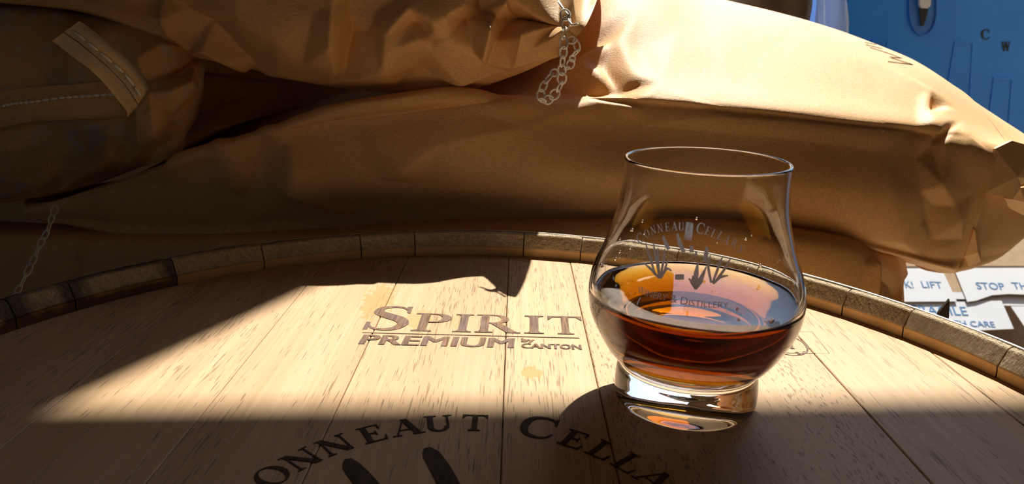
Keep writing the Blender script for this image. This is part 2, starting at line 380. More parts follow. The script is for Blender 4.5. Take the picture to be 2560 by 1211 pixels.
def GL(c):
    """glyph (verts, faces, advance) with cap height 1"""
    tn = .06
    if c == 'I': return merge([stem(.22), serif(.22,.17,0), serif(.22,.17,1)])+(.44,)
    if c == 'P': return merge([stem(.24), serif(.24,.17,0), rect(.05,.955,.45,1), ring(.40,.74,.34,.26,.17,.055,-90,90), rect(.30,.48,.42,.535), rect(.3,.945,.42,1)])+(.78,)
    if c == 'R': return merge([stem(.24), serif(.24,.17,0), rect(.05,.955,.45,1), ring(.42,.75,.33,.25,.17,.05,-90,90), rect(.30,.50,.46,.55), diag(.84,0,.46,.52,.22), rect(.72,0,1.0,.045)])+(.98,)
    if c == 'T': return merge([stem(.42), serif(.42,.17,0), rect(.02,.94,.82,1), quad((.02,.94),(.15,.94),(.06,.80),(.02,.76)), quad((.69,.94),(.82,.94),(.82,.76),(.78,.80))])+(.84,)
    if c == 'S': return merge([strokev([(.60,.80),(.50,.93),(.34,.965),(.17,.89),(.15,.71),(.33,.565),(.50,.45),(.585,.28),(.49,.09),(.30,.035),(.14,.10),(.06,.27)], [.03,.05,.07,.12,.17,.20,.20,.17,.12,.07,.05,.03], 48), quad((.545,.97),(.63,.99),(.63,.70),(.58,.72)), quad((.03,.01),(.10,.03),(.09,.30),(.03,.32))])+(.70,)
    if c == 'C': return merge([strokev([(.80,.74),(.70,.91),(.50,.965),(.26,.88),(.14,.66),(.14,.36),(.26,.12),(.50,.035),(.70,.09),(.82,.27)], [.04,.07,.08,.13,.19,.19,.13,.08,.06,.03], 48), quad((.74,.97),(.82,.99),(.83,.66),(.77,.68))])+(.90,)
    if c == 'O': return ring(.46,.5,.44,.52,.17,.055)+(.92,)
    if c == 'N': return merge([rect(.14,.03,.20,.97), rect(.76,0,.82,.97), diag(.74,0,.16,1,.20), serif(.17,.06,0), serif(.79,.06,1), rect(.0,.955,.2,1)])+(.96,)
    if c == 'E': return merge([stem(.24), serif(.24,.17,0), rect(.05,.955,.7,1), rect(.05,0,.74,.05), rect(.3,.49,.54,.54), quad((.64,1),(.70,1),(.70,.72),(.66,.76)), quad((.66,.02),(.74,.02),(.78,.28),(.73,.26)), quad((.50,.40),(.55,.38),(.55,.65),(.50,.63))])+(.78,)
    if c == 'A': return merge([diag(.12,.02,.43,.97,.06), diag(.76,.02,.45,1,.20), rect(.24,.30,.66,.355), rect(-.02,0,.26,.045), rect(.58,0,.96,.045)])+(.92,)
    if c == 'U': return merge([stem(.22,.17,.28,1), ring(.46,.30,.325,.30,.17,.07,180,360), stem(.75,.065,.28,1), serif(.22,.17,1), serif(.75,.06,1)])+(.94,)
    if c == 'L': return merge([stem(.24), serif(.24,.17,1), rect(.05,0,.72,.05), quad((.64,.02),(.72,.02),(.76,.34),(.70,.31))])+(.76,)
    if c == 'W': return merge([diag(.34,0,.14,1,.18), diag(.34,0,.52,.95,.07), diag(.76,0,.54,1,.18), diag(.76,0,.97,.95,.07), rect(0,.945,.3,1), rect(.40,.945,.70,1), rect(.86,.945,1.1,1)])+(1.1,)
    if c == 'M': return merge([stem(.12,.2), stem(.98,.2), diag(.55,0,.12,1,.2), diag(.55,0,.98,1,.2)])+(1.1,)
def extrude2(V2, F2, fn, h, bot=-.0004):
    """V2: 2D verts -> fn(x,y,depth)"""
    n = len(V2); comp = list(range(n))
    def root(i):
        while comp[i] != i: i = comp[i]
        return i
    for f in F2:
        for i in f[1:]: comp[root(i)] = root(f[0])
    ids = {}; lift = [8e-6*(ids.setdefault(root(i), len(ids)) % 9) for i in range(n)]    # overlapping strokes never lie in one plane
    V = [fn(x, y, h+lift[i]) for i, (x, y) in enumerate(V2)]+[fn(x, y, bot) for x, y in V2]
    Fc = [tuple(f) for f in F2]
    E = {}
    for f in F2:
        for i in range(len(f)):
            e = (f[i], f[(i+1) % len(f)]); k = tuple(sorted(e)); E[k] = None if k in E else e
    for e in E.values():
        if e: Fc.append((e[0], e[1], e[1]+n, e[0]+n))
    return V, Fc
def text_vf(s, size=1, offset=0, res=3):
    """Blender's own built-in face -> 2D verts and faces, left aligned, baseline 0"""
    c = bpy.data.curves.new('tmp', 'FONT'); c.body = s; c.size = size; c.offset = offset; c.resolution_u = res; c.fill_mode = 'FRONT'
    o = bpy.data.objects.new('tmp', c); COL.objects.link(o)
    me = bpy.data.meshes.new_from_object(o.evaluated_get(bpy.context.evaluated_depsgraph_get()))
    V = [(v.co.x, v.co.y) for v in me.vertices]; Fc = [tuple(p.vertices) for p in me.polygons]
    bpy.data.objects.remove(o); bpy.data.curves.remove(c); bpy.data.meshes.remove(me)
    return V, Fc
def fit(V, x0, x1, y0, y1, shear=0):
    A = np.array(V); lo = A.min(0); hi = A.max(0); u = (A-lo)/(hi-lo)
    return [(x0+(x1-x0)*a+shear*b*(y1-y0), y0+(y1-y0)*b) for a, b in u]
def brand(V, Fc, mat, label, h=.00012):
    V3, F3 = extrude2(V, Fc, lambda x, y, d: (x, y, d), h)
    return tag(local(mesh('burned_lettering', V3, F3, mat, barrel), barrel), label)
# "Spirit" word: (glyph, x0, x1, height); baseline leans by .0011 per .1
parts = []
for c, x0, x1, hgt, y in (('S', -.0773,-.0545,.0350,.3583), ('P', -.0522,-.0322,.0247,.3586), ('I', -.0302,-.0204,.0247,.3588), ('R', -.0187,.0056,.0247,.3590), ('I', .0076,.0180,.0247,.3592), ('T', .0202,.0390,.0247,.3594)):
    v, f, ad = GL(c); parts.append((fit(v, x0, x1, y, y+hgt, .02), f))
brand(*merge(parts), BURN, 'burned serif word SPIRIT')
brand(*rect(-.0765, .3545, .0362, .3551), BURN, 'burned rule under the word SPIRIT')
def stack(word, x0, x1, y0, y1, sh, d):
    v, f = text_vf(word); V, Fc = [], []
    for k in range(4):
        v3, f3 = extrude2(fit(v, x0+k*d, x1-(3-k)*d, y0, y1, sh), f, lambda x, y, z: (x, y, z), .00008+.00002*k); n = len(V); V += v3; Fc += [tuple(i+n for i in q) for q in f3]
    return V, Fc
def brand3(parts, label): return tag(local(mesh('burned_lettering', *merge(parts), BURN, barrel), barrel), label)
brand3([stack('PREMIUM', -.0758, .0022, .3404, .3520, .06, .00045)], 'burned word PREMIUM')
brand3([stack('by', .0060, .0128, .3466, .3526, 0, .0002), stack('CANTON', .0060, .0364, .3406, .3462, 0, .0002)], 'small burned words by CANTON')
# arc of the cellar name
AC, AR = np.array([-.0135, .1870]), .0802
parts = []
for c, dg, hh in (('C', -72.5, .0165), ('O', -59.8, .0122), ('N', -50.3, .0122), ('N', -40.2, .0122), ('E', -29.6, .0122), ('A', -19.6, .0122), ('U', -10.2, .0122), ('T', 0.2, .0122),
                  ('C', 18.6, .0165), ('E', 29.6, .0122), ('L', 38.6, .0122), ('L', 47.4, .0122), ('A', 56.6, .0122), ('R', 67, .0122), ('S', 77, .0122)):
    v, f, ad = GL(c); t = math.radians(dg); wd = hh*1.08
    r0 = AR-.0062; q = []
    for x, y in v:
        u = (x-ad/2)*wd; rr = r0+y*hh
        q.append((AC[0]+rr*math.sin(t)+u*math.cos(t), AC[1]+rr*math.cos(t)-u*math.sin(t)))
    parts.append((q, f))
brand(*merge(parts), BURN_DK, 'burned arc reading CONNEAUT CELLARS')
def blade2(P, wds, n=16): return strokev(P, wds, n)
brand(*merge([blade2([(-.0585,.2388),(-.0562,.2345),(-.0505,.2265),(-.043,.215),(-.036,.198),(-.031,.18)], [.0025,.0064,.0076,.0078,.006,.002]),
              blade2([(-.0303,.2477),(-.0283,.2435),(-.0238,.2340),(-.0185,.2200),(-.015,.200),(-.013,.18)], [.0025,.0066,.0076,.0076,.006,.002])]), BURN_DK, 'burned cattail reeds of the cellar emblem')
# cooper's mark behind the glass
fr = []
for a, b in (((.128,.3425),(.1612,.3430)), ((.1612,.3430),(.1630,.3706)), ((.1630,.3706),(.130,.3704)), ((.130,.3704),(.128,.3425))):
    a = np.array(a); b = np.array(b); d = (b-a)/np.linalg.norm(b-a); nn = np.array([-d[1], d[0]])*.00016
    fr.append(quad(tuple(a+nn), tuple(b+nn), tuple(b-nn), tuple(a-nn)))
fr.append(ring(.1425,.3535,.0110,.0138,.0010,.0004,-120,150))
fr.append(strokev([(.1515,.3607),(.1530,.3560),(.1527,.3500),(.1510,.3462)], [.0003,.0014,.0014,.0003], 14))
v, f, ad = GL('W'); fr.append((fit(v, .1358, .1485, .3478, .3590), f))
for ch, x, y, r in (('2', .1452,.3412,.0028), ('0', .1490,.3422,.0028), ('S', .1492,.3610,.0032)):
    v, f = text_vf(ch); fr.append((fit(v, x-.0009, x+.0009, y, y+r), f))
brand(*merge(fr), BURN, 'burned cooper mark, oval in a thin frame', .0001)

# ------------------------------------------------------------------ whisky glass
GX, GY = .0766, .2917
prof = [(0,.0262),(.0006,.0286),(.0022,.0300),(.008,.0303),(.0135,.0299),(.0160,.0292),(.0175,.0291),(.0195,.0304),(.0225,.0334),(.027,.0366),(.032,.0393),(.0375,.0419),(.0425,.0434),(.0485,.0440),(.0535,.0436),(.060,.0421),(.068,.0388),(.078,.0356),(.085,.0338),(.094,.0327),(.101,.0325),(.1046,.0326)]
outer = crom(np.array(prof), 110)
def rprof(z): return np.interp(z, outer[:, 0], outer[:, 1])
inner = np.array([(.1046,.0310),(.101,.0309),(.094,.0311),(.085,.0321),(.078,.0339),(.068,.0371),(.060,.0402),(.0535,.0416),(.0485,.0419),(.0425,.0411),(.0375,.0393),(.032,.0361),(.027,.0318),(.0235,.0265),(.0212,.019),(.0203,.010),(.0200,.0002)])
innr = crom(inner, 90)
def revolve(name, zr, n, mat, parent=None, close=True, smooth=True):
    V = []; m = len(zr)
    for z, r in zr:
        for k in range(n):
            t = 2*math.pi*k/n; V.append((GX+r*math.cos(t), GY+r*math.sin(t), z))
    Fc = [(i*n+k, i*n+(k+1) % n, (i+1)*n+(k+1) % n, (i+1)*n+k) for i in range(m-1) for k in range(n)]
    if close:
        V += [(GX, GY, zr[0][0]), (GX, GY, zr[-1][0])]
        Fc += [(len(V)-2, (k+1) % n, k) for k in range(n)]+[(len(V)-1, (m-1)*n+k, (m-1)*n+(k+1) % n) for k in range(n)]
    return mesh(name, V, Fc, mat, parent, smooth)
z0 = .0003
GLASS = M('clear_glass'); GLASS.set(Base_Color=(1,1,1), Roughness=0., IOR=1.5, Transmission_Weight=1.); GLASS = GLASS.m
rim = [(.1046+.0008*math.sin(t)+0, .0318+.0008*math.cos(t)) for t in np.linspace(.2, math.pi-.2, 7)]
base_in = [(.0030, .0005), (.0026, .012), (.0016, .020), (.0004, .0245)]
glass = revolve('whisky_glass', [(z+z0, r) for z, r in base_in]+[(z+z0, r) for z, r in list(outer)+rim+list(innr)], 160, GLASS)
tag(glass, 'clear tulip whisky glass with a thick base and etched emblem, on the barrel head', 'glass')
LZ = .0486
liq = [(z, r) for z, r in innr[::-1] if z < LZ-.0007]
liq = [(z+z0-.0001, r+.00018) for z, r in liq]
rl = np.interp(LZ, inner[::-1, 0], inner[::-1, 1])+.00018
liq += [(LZ+.0009+z0, rl+.0002), (LZ+.0008+z0, rl-.0004), (LZ+.0003+z0, rl-.0010), (LZ+z0, rl-.0020), (LZ+z0, rl*.6), (LZ+z0, .0005)]
WH = M('amber_whisky'); WH.set(Base_Color=(1,1,1), Roughness=0., IOR=1.36, Transmission_Weight=1.)
va = WH.n('VolumeAbsorption'); va.inputs['Color'].default_value = (.87, .70, .03, 1); va.inputs['Density'].default_value = 190; WH.l(va.outputs[0], WH.out.inputs['Volume'])
whisky = revolve('whisky', liq, 160, WH.m)
tag(whisky, 'amber whisky filling the bulb of the glass to its widest point', 'whisky')
WATER = M('clear_droplets'); WATER.set(Base_Color=(1,.97,.9), Roughness=0., IOR=1.34, Transmission_Weight=1.); WATER = WATER.m
dp = []
for k in range(34):
    an = random.choice([random.uniform(-2.6, -1.25), random.uniform(2.0, 3.9), random.uniform(.45, 1.2)]); zz = .0515+random.random()**1.8*.022; rr = random.uniform(.00025, .0008)
    ri = float(np.interp(zz, innr[::-1, 0], innr[::-1, 1]))-rr*.25; c = np.array((GX+ri*math.sin(an), GY-ri*math.cos(an), zz+z0))
    v = [c+rr*np.array((math.sin(a)*math.cos(b), math.sin(a)*math.sin(b), math.cos(a)*1.3)) for a in np.linspace(.05, math.pi-.05, 7) for b in np.linspace(0, 2*math.pi, 10, endpoint=False)]
    dp.append((v, [(i*10+j, i*10+(j+1) % 10, (i+1)*10+(j+1) % 10, (i+1)*10+j) for i in range(6) for j in range(10)]+[tuple(range(9, -1, -1)), tuple(range(60, 70))]))
tag(mesh('droplets', *merge(dp), WATER, glass, True), 'beads of whisky clinging inside the bowl', kind='stuff')
# the frosted emblem follows the wall of the bowl
FROST = M('frosted_etching'); _d = FROST.n('BsdfDiffuse', i_0=(.98,.95,.88,1)); _t = FROST.n('BsdfTranslucent', i_0=(.98,.95,.88,1)); _x = FROST.n('MixShader', i_0=.95)
FROST.l(_d.outputs[0], _x.inputs[1]); FROST.l(_t.outputs[0], _x.inputs[2]); FROST.l(_x.outputs[0], FROST.out.inputs[0]); FROST = FROST.m
def onglass(ang, z, d):
    """ang: radians from -Y towards +X"""
    r = float(rprof(z))+.00004+d; return (GX+r*math.sin(ang), GY-r*math.cos(ang), z+z0)
def etched(glyphs, name, label):
    V, Fc = [], []
    for v, f in glyphs:
        v3 = extrude2(v, f, lambda a, z, d: onglass(a, z, d), .00006, 0)[0][:len(v)]; f3 = f
        n = len(V); V += v3; Fc += [tuple(i+n for i in q) for q in f3]
    return tag(mesh(name, V, Fc, FROST, glass), label)
gl = []
arc = [('C',-52.5,.0783),('O',-48.2,.0807),('N',-44.2,.0825),('N',-39.7,.0837),('E',-35.1,.0846),('A',-30.5,.0852),('U',-26.2,.0855),('T',-21.9,.0858),('C',-14.6,.0857),('E',-10.1,.085),('L',-6.4,.0842),('L',-2.5,.0835),('A',1.5,.0821),('R',6.1,.081),('S',10.1,.079)]
for k, (c, dg, zc) in enumerate(arc):
    v, f, ad = GL(c); big = c == 'C'; hh = .0040 if big else .0030; r = float(rprof(zc))
    p0 = arc[max(0, k-1)]; p1 = arc[min(len(arc)-1, k+1)]
    sl = math.atan2((p1[2]-p0[2])*1.05, math.radians(p1[1]-p0[1])*r)
    q = []
    for x, y in v:
        u = (x-ad/2)*hh*.82; s = (y-.5)*hh
        q.append((math.radians(dg)+(u*math.cos(sl)-s*math.sin(sl))/r, zc+u*math.sin(sl)+s*math.cos(sl)))
    gl.append((q, f))
etched(gl, 'etched_lettering', 'etched arc reading CONNEAUT CELLARS')
gl = []
big = {'W', '&', 'D'}
for wd, a0, a1, hh in (('W',-43.8,-39.6,.0026), ('INERY',-39.2,-27.4,.0021), ('&',-25.7,-22.4,.0026), ('D',-20.6,-17.2,.0026), ('ISTILLERY',-16.6,2.4,.0021)):
    v, f = text_vf(wd); zc = .0600-(a0+20)*.000022
    gl.append(([(math.radians(a), z) for a, z in fit(v, a0, a1, zc-.0011, zc-.0011+hh)], f))
etched(gl, 'etched_lettering', 'etched line reading WINERY & DISTILLERY')
REEDS = [[(-47.2,.0773),(-44.6,.0748),(-41.4,.0722),(-36.1,.0669)],[(-41.8,.0779),(-40.1,.0754),(-37.0,.0714),(-33.8,.0666)],[(-36.8,.081),(-33.8,.0785),(-31.5,.0768)],[(-34.1,.0768),(-33.4,.0732),(-33.3,.0666)],[(-28.1,.0829),(-25.6,.0796),(-22.6,.0766)],[(-18.9,.0792),(-18.2,.0769)],[(-9.9,.0794),(-10.1,.0765),(-10.8,.0739)],[(-7.7,.0766),(-8.4,.0727),(-6.4,.0671)],[(-.7,.0763),(-2.4,.0735),(-5.7,.0671)],[(3.9,.0758),(.2,.0717),(-5.2,.0668)],[(-44.5,.07),(-39.0,.0685),(-33.7,.0663)],[(-31.2,.0735),(-31.6,.0695),(-33.1,.0662)],[(-27.7,.0696),(-30.7,.0699),(-32.9,.0664)],[(-38.4,.0766),(-36.2,.0716),(-33.8,.0666)],[(-15.7,.0774),(-15.9,.0755)],[(-14.1,.074),(-14.5,.0698),(-14.2,.0645)],[(-16.3,.069),(-15.3,.0672),(-14.0,.0648)],[(-9.4,.0726),(-12.2,.0674),(-13.9,.0645)],[(-18.1,.0679),(-15.9,.0665),(-14.2,.0645)],[(-25.4,.0677),(-20.6,.0682)],[(2.6,.0698),(-1.7,.0691),(-5.5,.0668)]]
RW = {2: (.0009,.0016,.0012), 4: (.0008,.0017,.0013), 5: (.0012,.0017,.0016), 6: (.0009,.0017,.0013), 15: (.0003,.0018,.0008), 16: (.0004,.0018,.0006), 17: (.0004,.0020,.0006), 18: (.0004,.0014,.0005), 19: (.0018,.0020,.0018), 14: (.0006,.0011,.0006)}
gl = []
for k, s in enumerate(REEDS):
    P = [(math.radians(a)*.037, z) for a, z in s]
    v, f = strokev(P, RW.get(k, (.0004,.0009,.0010,.0007)), 14); gl.append(([(x/.037, z) for x, z in v], f))
etched(gl, 'etched_reeds', 'etched cattails and reeds emblem')

# ------------------------------------------------------------------ paper sacks
def sack(name, stations, nu, nv, mat, label, cat='sack', parent=None, crumple=1., seed=1, creases=(), group=None, front=None, net=None, net_gain=1.):
    """stations: list along the sack, each a closed loop of K world points"""
    St = np.array(stations, float)                       # m x K x 3
    G = crom(St, nu)                                     # nu x K x 3
    L = crom(np.swapaxes(G, 0, 1), nv, True)             # nv x nu x 3
    P = np.swapaxes(L, 0, 1).copy()                      # nu x nv x 3
    du = np.gradient(P, axis=0); dv = np.roll(P, -1, 1)-np.roll(P, 1, 1)
    N = np.cross(du, dv); N /= np.linalg.norm(N, axis=2)[..., None]+1e-12
    cen = P.mean(1, keepdims=True)
    if ((P-cen)*N).sum() < 0: N = -N
    us = np.cumsum(np.r_[0, np.linalg.norm(np.diff(P.mean(1), axis=0), axis=1)])[:, None]*np.ones((1, nv))
    seglen = np.linalg.norm(np.roll(P, -1, 1)-P, axis=2).mean(0); vsn = np.r_[0, np.cumsum(seglen)[:-1]][None]*np.ones((nu, 1))
    per = seglen.sum(); sym = np.abs(vsn-per/2)           # keeps the noise continuous over the seam at the back
    msk = .35+.9*vnoise(us*5, sym*5, seed+3)
    D = (facets(us*7.5, sym*9, seed)*.011+facets(us*15+3, sym*19, seed+1)*.0052+facets(us*38, sym*44, seed+2)*.0016)*msk*crumple
    D += (vnoise(us*3.1, sym*3.7, seed+4)-.5)*.016*crumple
    edge = np.minimum(np.arange(nu), nu-1-np.arange(nu))[:, None]/nu; D *= np.clip(edge*14, .12, 1)
    Q = P.copy()
    if net is not None:
        fc = (N*(CAM-P)).sum(2) > 0; sx, sy = proj(P.reshape(-1, 3)); D += net_gain*blur(net_offset(sx.reshape(nu, nv), sy.reshape(nu, nv), net, fc), 1)
    if len(creases):
        cp = CAM-P; facing = (N*cp).sum(2) > 0; sx, sy = proj(P.reshape(-1, 3)); sx = sx.reshape(nu, nv); sy = sy.reshape(nu, nv)
        for pts, amp, wid in creases:
            C = []
            for (x, y) in pts:
                d = (sx-x)**2+(sy-y)**2+np.where(facing, 0, 1e9); C.append(P.reshape(-1, 3)[np.argmin(d)])
            C = crom(np.array(C), 24) if len(C) > 2 else np.linspace(C[0], C[1], 24)
            best = np.full((nu, nv), 9.); tt = np.zeros((nu, nv))
            for i in range(23):
                a, b = C[i], C[i+1]; ab = b-a; t = np.clip(((P-a)@ab)/(ab@ab+1e-12), 0, 1)
                dd = np.linalg.norm(P-(a+t[..., None]*ab), axis=2); up_ = dd < best; best = np.where(up_, dd, best); tt = np.where(up_, (i+t)/23, tt)
            tap = np.clip(np.minimum(tt, 1-tt)*6, .0, 1)**.7
            D += amp*tap*np.maximum(0, 1-best/wid)**1.6
    Q += N*D[..., None]
    V = Q.reshape(-1, 3); idx = np.arange(nu*nv).reshape(nu, nv)
    a = idx[:-1]; b = idx[1:]; fq = np.stack([a, np.roll(a, -1, 1), np.roll(b, -1, 1), b], -1).reshape(-1, 4)
    V = np.concatenate([V, Q[0].mean(0)[None], Q[-1].mean(0)[None]]); n0 = nu*nv
    tri = [(n0, (k+1) % nv, k) for k in range(nv)]+[(n0+1, (nu-1)*nv+k, (nu-1)*nv+(k+1) % nv) for k in range(nv)]
    me = bpy.data.meshes.new(name)
    nf, nt = len(fq), len(tri)
    me.vertices.add(len(V)); me.vertices.foreach_set('co', V.astype(np.float32).ravel())
    me.loops.add(nf*4+nt*3); me.loops.foreach_set('vertex_index', np.r_[fq.ravel(), np.array(tri).ravel()].astype(np.int32))
    me.polygons.add(nf+nt); me.polygons.foreach_set('loop_start', np.r_[np.arange(nf)*4, nf*4+np.arange(nt)*3].astype(np.int32))
    me.polygons.foreach_set('use_smooth', np.ones(nf+nt, bool)); me.update(calc_edges=True); me.validate()
    bm = bmesh.new(); bm.from_mesh(me); bmesh.ops.recalc_face_normals(bm, faces=bm.faces); bm.to_mesh(me); bm.free()
    o = link(name, me, mat, parent)
    if parent is None: tag(o, label, cat, group)
    o['grid'] = (nu, nv)
    return o, Q
def loop(front, back):
    """front: list of (px,py,y) bottom to top; back: list of (dx,y,z) world, top to bottom, dx relative to the mean front x"""
    Fp = [at(*p) for p in front]; mx = np.mean([p[0] for p in Fp])
    return Fp+[np.array((mx+dx, y, z)) for dx, y, z in back]

# large sack lying on its side, sunlit on top
B2 = [
 loop([(60,548,.60),(60,540,.592),(60,530,.588),(60,520,.590),(60,512,.596),(60,508,.60)], [(0,.604,.016),(0,.608,.012),(0,.608,.006),(0,.604,.0)]),
 loop([(160,560,.60),(160,545,.585),(160,525,.578),(160,505,.578),(160,494,.582),(160,498,.61)], [(0,.70,.005),(0,.74,.005),(0,.74,-.005),(0,.67,-.012)]),
 loop([(430,600,.605),(430,565,.580),(430,510,.570),(430,445,.569),(430,402,.572),(430,416,.64)], [(.0,.76,.055),(0,.95,.06),(0,1.0,.02),(0,.80,-.02)]),
 loop([(800,585,.610),(800,545,.580),(800,460,.562),(800,345,.562),(800,285,.570),(800,306,.64)], [(0,.78,.095),(0,1.02,.10),(0,1.08,.04),(0,.80,.0)]),
 loop([(1150,570,.615),(1150,525,.580),(1150,430,.560),(1150,300,.562),(1150,234,.574),(1150,240,.64)], [(0,.80,.13),(0,1.04,.13),(0,1.10,.05),(0,.82,.0)]),
 loop([(1500,572,.615),(1500,535,.580),(1500,440,.560),(1500,330,.580),(1500,258,.588),(1500,190,.612)], [(0.01,.79,.219),(.04,1.0,.19),(.05,1.12,.05),(.02,.84,.0)]),
 loop([(1800,570,.620),(1800,540,.585),(1800,450,.573),(1800,345,.586),(1800,283,.594),(1800,215,.616)], [(.025,.80,.190),(.07,1.0,.145),(.10,1.13,.04),(.04,.86,-.04)]),
 loop([(2100,606,.632),(2100,580,.600),(2100,480,.589),(2100,370,.602),(2100,316,.610),(2100,255,.632)], [(.035,.81,.167),(.09,1.0,.122),(.13,1.13,.02),(.06,.88,-.06)]),
 loop([(2330,662,.655),(2330,638,.625),(2330,520,.614),(2330,400,.626),(2330,341,.634),(2330,290,.655)], [(.04,.80,.135),(.11,.99,.09),(.15,1.10,-.02),(.07,.88,-.09)]),
 loop([(2366,678,.668),(2404,640,.646),(2428,573,.636),(2452,488,.634),(2484,374,.643),(2497,338,.69)], [(.04,.80,.107),(.11,.98,.062),(.14,1.05,-.03),(.06,.86,-.095)]),
 loop([(2373,679,.669),(2412,640,.648),(2436,573,.638),(2460,488,.636),(2492,376,.645),(2506,341,.69)], [(.04,.80,.103),(.11,.98,.058),(.14,1.05,-.03),(.06,.86,-.10)]),
 loop([(2384,678,.675),(2424,640,.656),(2448,573,.648),(2472,488,.647),(2504,378,.656),(2518,346,.70)], [(.04,.80,.096),(.10,.97,.05),(.13,1.03,-.03),(.06,.86,-.10)]),
 loop([(2470,652,.74),(2520,622,.735),(2560,560,.735),(2590,480,.735),(2608,410,.735),(2606,372,.76)], [(.03,.84,.058),(.06,.95,.025),(.07,.96,-.03),(.03,.86,-.08)]),
 loop([(2580,580,.83),(2590,560,.83),(2605,520,.83),(2610,470,.83),(2610,430,.83),(2605,405,.84)], [(.02,.86,.025),(.03,.90,.01),(.03,.90,-.02),(.02,.86,-.05)]),
]
NET2 = [(x, y, 0) for x, y in ((0,560),(300,600),(600,575),(900,560),(1200,550),(1500,550),(1800,560),(2100,590),(2300,640),(0,470),(200,440),(420,340),(650,240),(1000,190),(1300,150),(1600,20),(1800,20),(2000,60),(2200,160),(2400,280),(2405,600),(2440,480),(2470,376),
      (1600,240),(1800,262),(2000,285),(2200,305),(1600,312),(1800,332),(2000,352),(2200,380),(2290,400),(1650,205),(1545,92),(1555,80),(1690,78),(2372,268),(2400,300),(2290,250),(2290,330),(2300,480),(2300,560),(1900,480),(1600,480))]
NET2 += [(1310,190,2),(1130,236,5),(1000,258,5),(860,276,5),(760,290,5),(650,310,5),(540,352,5),(440,402,4),
      (1300,225,0),(1130,262,-6),(1000,284,-8),(860,302,-7),(740,328,-5),(640,352,-3),(500,415,-2),(380,462,-2),
      (1300,320,3),(1100,360,3),(1350,440,4),(1000,400,3),(1006,429,5),(945,458,-3),(1040,470,-3),(721,353,2),(747,419,10),(732,475,8),(706,500,1),(589,419,6),(640,452,-6),(503,464,-4),(600,505,-3),(820,440,-2),
      (1480,257,2),(1600,274,2),(1800,293,2),(2000,311,2),(2200,331,2),(2318,344,3),(1405,196,3),(1500,188,3),(1590,190,1),(1425,224,-3),(1480,221,-6),(1545,212,-7),(1600,206,-3),(1470,240,0),
      (1440,165,5),(1490,135,5),(1440,125,-6),(1500,97,-6),(1500,152,-4),(1600,112,-3),(2318,248,3),(2342,263,-9),(2366,259,-3),(2330,228,2),(2315,285,3),(2322,330,7),(2345,350,-3),(2356,357,3),(2334,366,-2),(2420,352,3),
      (2340,465,5),(2385,515,1),(2345,515,-3),(2325,552,-4),(2395,550,3),(2250,598,4),(2330,600,-2)]
s2, _Q2 = sack('grain_sack', B2, 460, 340, KRAFT, 'large kraft paper sack lying behind the barrel, its top bright in the sun', crumple=.24, seed=11, net=NET2, net_gain=1.3, group='paper grain sacks')

# orange-lit sack on top
B1 = [
 loop([(-420,-20,.60),(-420,-60,.585),(-420,-150,.575),(-420,-240,.585),(-420,-300,.61),(-420,-340,.66)], [(0,.80,.29),(0,.90,.25),(0,.92,.22),(0,.76,.20)]),
 loop([(-100,-5,.605),(-100,-40,.58),(-100,-140,.565),(-100,-250,.575),(-100,-330,.61),(-100,-360,.67)], [(0,.82,.30),(0,.95,.26),(0,.97,.22),(0,.77,.20)]),
 loop([(230,35,.605),(230,0,.580),(230,-110,.562),(230,-240,.572),(230,-330,.605),(230,-365,.67)], [(0,.83,.31),(0,.97,.26),(0,.99,.20),(0,.77,.165)]),
 loop([(520,140,.610),(530,100,.575),(530,-20,.556),(530,-180,.566),(530,-300,.60),(530,-350,.66)], [(0,.83,.31),(0,.98,.26),(0,1.0,.19),(0,.76,.145)]),
 loop([(830,213,.615),(830,175,.575),(830,50,.552),(830,-130,.562),(830,-270,.598),(830,-330,.66)], [(0,.83,.305),(0,.98,.25),(0,1.0,.19),(0,.74,.14)]),
 loop([(1120,217,.612),(1120,180,.572),(1120,60,.548),(1120,-110,.556),(1120,-240,.583),(1120,-305,.65)], [(0,.80,.295),(0,.94,.25),(0,.95,.225),(0,.73,.19)]),
 loop([(1285,180,.605),(1285,145,.570),(1290,50,.552),(1290,-80,.567),(1290,-180,.607),(1290,-230,.645)], [(0,.72,.25),(0,.82,.24),(0,.82,.215),(0,.70,.185)]),
 loop([(1380,146,.582),(1385,120,.556),(1392,60,.540),(1400,-20,.563),(1410,-100,.596),(1420,-150,.64)], [(.02,.75,.25),(.03,.80,.23),(.02,.78,.19),(0,.66,.15)]),
 loop([(1400,145,.560),(1418,105,.538),(1438,62,.518),(1460,3,.541),(1480,-60,.582),(1495,-110,.625)], [(.035,.72,.236),(.035,.73,.212),(.01,.66,.18),(-.01,.60,.15)]),
 loop([(1402,152,.553),(1426,108,.531),(1463,66,.513),(1492,2,.549),(1512,-62,.590),(1530,-112,.645)], [(.045,.70,.226),(.030,.68,.205),(-.004,.61,.180),(-.017,.572,.152)]),
]
NET1 = [(x, y, 0) for x, y in ((-200,-80),(200,-120),(600,-140),(900,-140),(1200,-140),(1420,-120),(-200,-10),(0,10),(230,32),(480,128),(640,192),(800,214),(1000,218),(1110,216),(1270,180),(1390,142),(1440,60),(300,-20),(700,-40),(1050,-40))]
